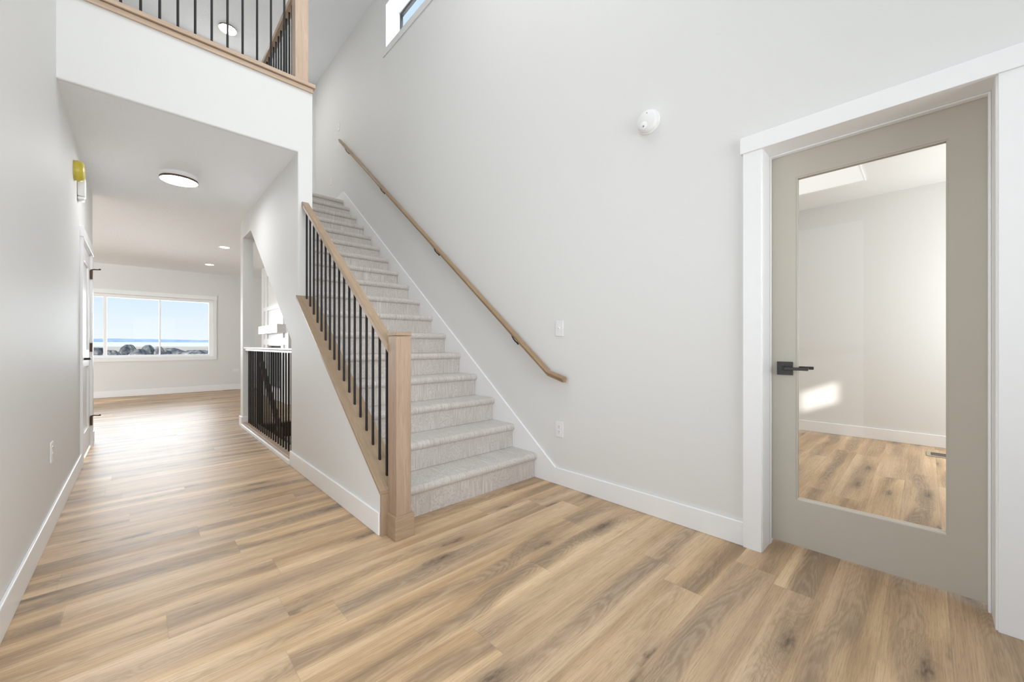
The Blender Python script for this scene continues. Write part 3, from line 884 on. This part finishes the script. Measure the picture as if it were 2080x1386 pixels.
def downlight(x, y, label):
    t = empty('recessed_light', (x, y, ZC), label, 'ceiling light', 'recessed lights in the far ceiling')
    MB().lathe([(0.058, 0.0), (0.088, 0.0), (0.086, 0.006), (0.070, 0.007), (0.064, 0.002), (0.058, 0.002)], (x, y, ZC), (0, 0, -1), 40).build('trim_ring', M['plastic'], t, smooth=True)
    MB().lathe([(0.0, 0.0), (0.063, 0.0), (0.063, 0.002), (0.0, 0.0035)], (x, y, ZC), (0, 0, -1), 40).build('lens', M['downlight'], t, smooth=True)
    return t


d1 = downlight(1.05, 8.17, 'nearer of the two small recessed lights in the far ceiling')
copy_thing(d1, (1.05, 10.15, ZC), 'farther of the two small recessed lights, close to the window wall')

pl = empty('ceiling_glow_patch', (4.6, 1.1, ZO), 'rectangular glowing patch added on the ceiling, seen through the top of the door glass', 'ceiling light')  # glowing slab added to stand for a bright patch on the office ceiling
MB().grid('z', ZO - 0.012, ZO - 0.0005, [4.07, 5.395], [0.425, 1.85], [(4.085, 5.38, 0.44, 1.835)]).build('patch_border', M['trim'], pl)
MB().box(4.085, 5.38, 0.44, 1.835, ZO - 0.008, ZO - 0.002).build('patch_slab', M['patch_glow'], pl)

# ------------------------------------------------------------------ alarms, chime, switches, outlets, registers
AY, AZ = 4.625, 2.449
al = empty('smoke_alarm', (XL, AY, AZ), 'smoke alarm under a yellow dust cover, high on the left hall wall', 'alarm')
MB().lathe([(0.076, 0.0), (0.076, 0.012), (0.070, 0.014), (0.0, 0.014)], (XL + 0.0003, AY, AZ), (1, 0, 0), 40).build('base', M['yellow'], al, smooth=True)
MB().lathe([(0.079, 0.0), (0.080, 0.006), (0.078, 0.018), (0.073, 0.034), (0.060, 0.043), (0.036, 0.046), (0.0, 0.047)], (XL + 0.0125, AY, AZ), (1, 0, 0), 40).build('dust_cover', M['yellow'], al, smooth=True)

ch = empty('door_chime', (XL, 4.87, 2.37), 'white box chime on the left hall wall, just below and beyond the yellow-covered alarm', 'chime')
MB().box(XL + 0.0003, XL + 0.046, 4.815, 4.925, 2.306, 2.462, bev=0.010).build('cover', M['plastic'], ch, smooth=True)
MB().box(XL + 0.0003, XL + 0.040, 4.822, 4.918, 2.277, 2.3055, bev=0.010).build('speaker_lip', M['plastic'], ch, smooth=True)

sm = empty('smoke_detector', (XR, 1.205, 2.476), 'round white smoke detector on the long wall between the wall handrail and the glass door', 'smoke detector')
MB().lathe([(0.074, 0.0), (0.074, 0.010), (0.071, 0.012), (0.0, 0.012)], (XR - 0.0003, 1.205, 2.476), (-1, 0, 0), 40).build('base', M['plastic'], sm, smooth=True)
MB().lathe([(0.068, 0.012), (0.068, 0.024), (0.063, 0.036), (0.054, 0.042), (0.0, 0.044)], (XR - 0.0003, 1.205, 2.476), (-1, 0, 0), 40).build('body', M['plastic'], sm, smooth=True)
MB().lathe([(0.024, 0.0), (0.024, 0.004), (0.021, 0.006), (0.0, 0.006)], (XR - 0.042, 1.222, 2.446), (-1, 0, 0), 28).build('test_button', M['plastic'], sm, smooth=True)
MB().lathe([(0.0055, 0.0), (0.0055, 0.002), (0.0, 0.002)], (XR - 0.0478, 1.219, 2.440), (-1, 0, 0), 14).build('indicator', M['slot'], sm)
MB().lathe([(0.003, 0.0), (0.003, 0.002), (0.0, 0.002)], (XR - 0.0436, 1.198, 2.517), (-1, 0, 0), 10).build('vent_dot', M['slot'], sm)


def wall_plate(name, x, y, z, nx, kind, label, cat, group=None):
    """plate on a wall whose normal is (nx,0,0)"""
    t = empty(name, (x, y, z), label, cat, group)
    MB().box(x + nx * 0.0003, x + nx * 0.0065, y - 0.036, y + 0.036, z - 0.0595, z + 0.0595, bev=0.0022).build('cover_plate', M['plastic'], t)
    if kind == 'switch':
        MB().box(x + nx * 0.0063, x + nx * 0.0078, y - 0.006, y + 0.006, z - 0.013, z + 0.013).build('toggle_surround', M['plastic'], t)
        MB().prism([(x + nx * 0.0075, z - 0.004), (x + nx * 0.019, z + 0.006), (x + nx * 0.019, z + 0.011), (x + nx * 0.0075, z + 0.006)], 'y', y - 0.004, y + 0.004).build('toggle', M['plastic'], t)
        for dz in (-0.03, 0.03):
            MB().lathe([(0.0028, 0), (0.0028, 0.001), (0, 0.001)], (x + nx * 0.0064, y, z + dz), (nx, 0, 0), 10).build('screw', M['plastic'], t)
    else:
        for dz in (-0.0195, 0.0195):
            f = MB().box(x + nx * 0.0063, x + nx * 0.0085, y - 0.0165, y + 0.0165, z + dz - 0.0145, z + dz + 0.0145, bev=0.0009).build('receptacle', M['plastic'], t)
            for dyy in (-0.0055, 0.0055):
                MB().box(x + nx * 0.0083, x + nx * 0.0088, y + dyy - 0.0014, y + dyy + 0.0014, z + dz - 0.001, z + dz + 0.008).build('slot', M['slot'], f)
            MB().lathe([(0.0025, 0), (0.0025, 0.0006), (0, 0.0006)], (x + nx * 0.0084, y, z + dz - 0.0075), (nx, 0, 0), 10).build('ground_hole', M['slot'], f)
    return t


wall_plate('light_switch', XR, 1.934, 1.197, -1, 'switch', 'white light switch on the long wall, just above the lower end of the wall handrail', 'light switch')
wall_plate('wall_outlet', XR, 1.934, 0.425, -1, 'outlet', 'white wall outlet below the lower end of the wall handrail', 'outlet')
wall_plate('wall_outlet', XL, 3.487, 0.449, 1, 'outlet', 'white wall outlet low on the left hall wall', 'outlet')
wall_plate('light_switch', XR, 6.52, 4.585, -1, 'switch', 'faint white switch plate above the top end of the wall handrail', 'light switch')
wall_plate('wall_outlet', XR, 6.87, 3.815, -1, 'outlet', 'faint white outlet by the top of the stairs, left of the wall handrail', 'outlet')
# outlet on the far wall beside the living-room window
t = empty('wall_outlet', (1.692, YF, 0.462), 'small white outlet on the far wall, right of the big window', 'outlet')
MB().box(1.632, 1.752, YF - 0.006, YF - 0.0003, 0.426, 0.498, bev=0.002).build('cover_plate', M['plastic'], t)
for dx in (-0.0195, 0.0195):
    MB().box(1.692 + dx - 0.0145, 1.692 + dx + 0.0145, YF - 0.0085, YF - 0.006, 0.446, 0.478).build('receptacle', M['plastic'], t)


def register(cx, cy, lx, ly, label):
    t = empty('floor_register', (cx, cy, 0), label, 'floor vent')
    MB().grid('z', 0.0006, 0.007, [cx - lx / 2, cx + lx / 2], [cy - ly / 2, cy + ly / 2], [(cx - lx / 2 + 0.03, cx + lx / 2 - 0.03, cy - ly / 2 + 0.03, cy + ly / 2 - 0.03)]).build('frame', M['register'], t, bevel=0.002)
    lv = MB()
    lv.grid('z', 0.0008, 0.004, [cx - lx / 2 + 0.03, cx + lx / 2 - 0.03], [cy - ly / 2 + 0.03, cy + ly / 2 - 0.03],
            [(cx - lx / 2 + 0.034, cx + lx / 2 - 0.034, cy - ly / 2 + 0.034 + 0.012 * i, cy - ly / 2 + 0.040 + 0.012 * i) for i in range(int((ly - 0.075) / 0.012))])
    lv.build('louvre', M['bronze'], t)
    MB().box(cx - lx / 2 + 0.03, cx + lx / 2 - 0.03, cy - ly / 2 + 0.03, cy + ly / 2 - 0.03, 0.0002, 0.0007).build('duct_mouth', M['slot'], t)
    return t


register(5.62, -0.17, 0.22, 0.34, 'floor vent set in the planks near the far wall, seen low through the door glass')
register(1.58, YF - 0.10, 0.30, 0.12, 'slim floor vent against the far wall, right of the big window')

# ------------------------------------------------------------------ outside: field, snow, mounds, distant tree line
def ground_material():
    t = NT('field_and_snow')
    v = t.obj()
    s = t.n('SeparateXYZ'); t.l(v, s.inputs[0])
    n = t.noise(t.mapped(v, (0.02, 0.15, 1)), 1.0, 4)
    d = t.math('ADD', s.outputs[1], t.math('MULTIPLY', t.math('SUBTRACT', n, 0.5), 110.0))
    soil = t.ramp(t.noise(v, 1.7, 5), [(0.3, (0.16, 0.13, 0.11)), (0.7, (0.36, 0.31, 0.26))])
    tan = t.ramp(t.noise(t.mapped(v, (0.3, 1, 1)), 0.4, 4), [(0.35, (0.55, 0.44, 0.34)), (0.65, (0.80, 0.72, 0.62))])
    snow = t.ramp(t.noise(t.mapped(v, (0.01, 0.05, 1)), 1.0, 3), [(0.3, (0.88, 0.90, 0.93)), (0.7, (0.95, 0.95, 0.96))])
    c = t.mix(t.span(d, 60, 75, 0, 1), soil, tan)
    c = t.mix(t.span(d, 170, 200, 0, 1), c, snow)
    return t.bsdf(c, 0.95, None, 0.1)


M['ground'] = ground_material()


def soil_material():
    t = NT('dug_earth')
    v = t.obj()
    n = t.noise(v, 2.2, 6, 0.65)
    c = t.ramp(n, [(0.30, (0.055, 0.062, 0.072)), (0.50, (0.155, 0.165, 0.175)), (0.70, (0.46, 0.43, 0.41))])
    return t.bsdf(c, 0.95, t.bump(n, 0.8, 0.1), 0.1)


M['soil'] = soil_material()
gm = MB()
prof = [(11.62, -0.75), (30, -0.7), (60, -0.35), (100, 0.15), (200, 0.62), (600, 2.3), (1500, 8.6), (1560, 8.7)]
xs = [-2600, -600, -60, -4, 8, 70, 700, 3200]
vv = [[gm.bm.verts.new((x, y, z)) for x in xs] for y, z in prof]
for i in range(len(prof) - 1):
    for j in range(len(xs) - 1):
        gm.bm.faces.new((vv[i][j], vv[i][j + 1], vv[i + 1][j + 1], vv[i + 1][j]))
o = gm.build('outdoor_ground', M['ground'])
tag(o, 'pale snowy field and tan earth seen through the big window', 'ground', kind='stuff')

F_, CX_, CY_, YAW_ = 798.26, 1040.0, 701.06, 0.7591


def mound(px, top, half, dist, label, seed, flat_top=0.35):
    """an earth heap standing at its own distance; bearing and height were measured from the photograph"""
    a = (px - CX_) / F_
    dx, dy = math.sin(YAW_) + a * math.cos(YAW_), math.cos(YAW_) - a * math.sin(YAW_)
    k = dist / dy
    cx, cy = dx * k, dist
    zt = 1.07 + (CY_ - top) / F_ * k
    zg = -0.72 + (dist - 12) * 0.006
    H = zt - zg
    R = half / F_ * k * 1.0
    rnd = random.Random(seed)
    bm = bmesh.new()
    rows, seg = 12, 36
    ph = [rnd.uniform(0, 6.28) for _ in range(6)]
    rings = []
    for i in range(rows):
        f = i / (rows - 1)
        hgt = H * (1 - f ** (1.25 + flat_top))
        ring = []
        for q in range(seg):
            t = 2 * math.pi * q / seg
            rr = R * (0.12 + f * 2.0) * (1 + 0.13 * math.sin(3 * t + ph[0]) + 0.10 * math.sin(5 * t + ph[1]) + 0.08 * f * math.sin(11 * t + ph[2] + 4 * f)) + rnd.uniform(-0.05, 0.05) * R * f
            hh = hgt * (1 + f * (0.10 * math.sin(4 * t + ph[3] + 3 * f) + 0.07 * math.sin(7 * t + ph[4]) + rnd.uniform(-0.10, 0.10)))
            ring.append(bm.verts.new((cx + rr * math.cos(t), cy + rr * math.sin(t) * 0.9, zg + hh)))
        rings.append(ring)
    for i in range(rows - 1):
        for q in range(seg):
            w = (q + 1) % seg
            bm.faces.new((rings[i][q], rings[i][w], rings[i + 1][w], rings[i + 1][q]))
    bm.faces.new(rings[0][::-1]); bm.faces.new(rings[-1])
    bmesh.ops.recalc_face_normals(bm, faces=bm.faces[:])
    mb = MB(); mb.bm.free(); mb.bm = bm
    o = mb.build('earth_mound', M['soil'], smooth=True)
    tag(o, label, 'mound', 'earth mounds outside the window')
    return o


mound(261, 700.5, 10, 44, 'tallest pointed earth mound, left of centre in the middle window pane', 1, 0.9)
mound(301, 701, 8.5, 46, 'second pointed earth mound, right half of the middle window pane', 2, 0.5)
mound(323, 703.5, 7, 45, 'earth mound partly hidden by the right window mullion', 3, 0.5)
mound(282, 709, 14, 38, 'broad low earth mound between the two pointed ones', 4, 0.3)
mound(345, 707.5, 20, 48, 'long dark earth mound at the left of the right window pane', 5, 0.9)
mound(405, 711.5, 22, 40, 'low earth mound at the right end of the right window pane', 6, 0.9)
mound(198, 707, 12, 42, 'earth mound in the narrow window pane beside the hall door', 7, 1.2)
mound(225, 711.5, 11, 36, 'low earth mound at the left edge of the middle window pane', 8, 0.9)

tl = MB()
rnd = random.Random(5)
pts = []
x = -1500.0
while x < 1900:
    h = 7.0 + 1.0 * math.sin(x * 0.006) + rnd.uniform(-0.8, 0.9) + (3.5 * math.exp(-((x + 60) / 130.0) ** 2))
    pts.append((x, 8.4 + h * 0.92))
    x += rnd.uniform(9, 22)
tl.prism([(-1500, 6.0)] + pts + [(1900, 6.0)], 'y', 1500, 1560)
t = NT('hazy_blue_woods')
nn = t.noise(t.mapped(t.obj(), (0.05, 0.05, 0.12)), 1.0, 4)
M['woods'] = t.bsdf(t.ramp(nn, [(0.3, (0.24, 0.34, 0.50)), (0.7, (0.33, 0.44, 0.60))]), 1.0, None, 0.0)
o = tl.build('tree_line', M['woods'])
tag(o, 'long blue line of distant trees on the horizon outside the window', 'trees', kind='stuff')
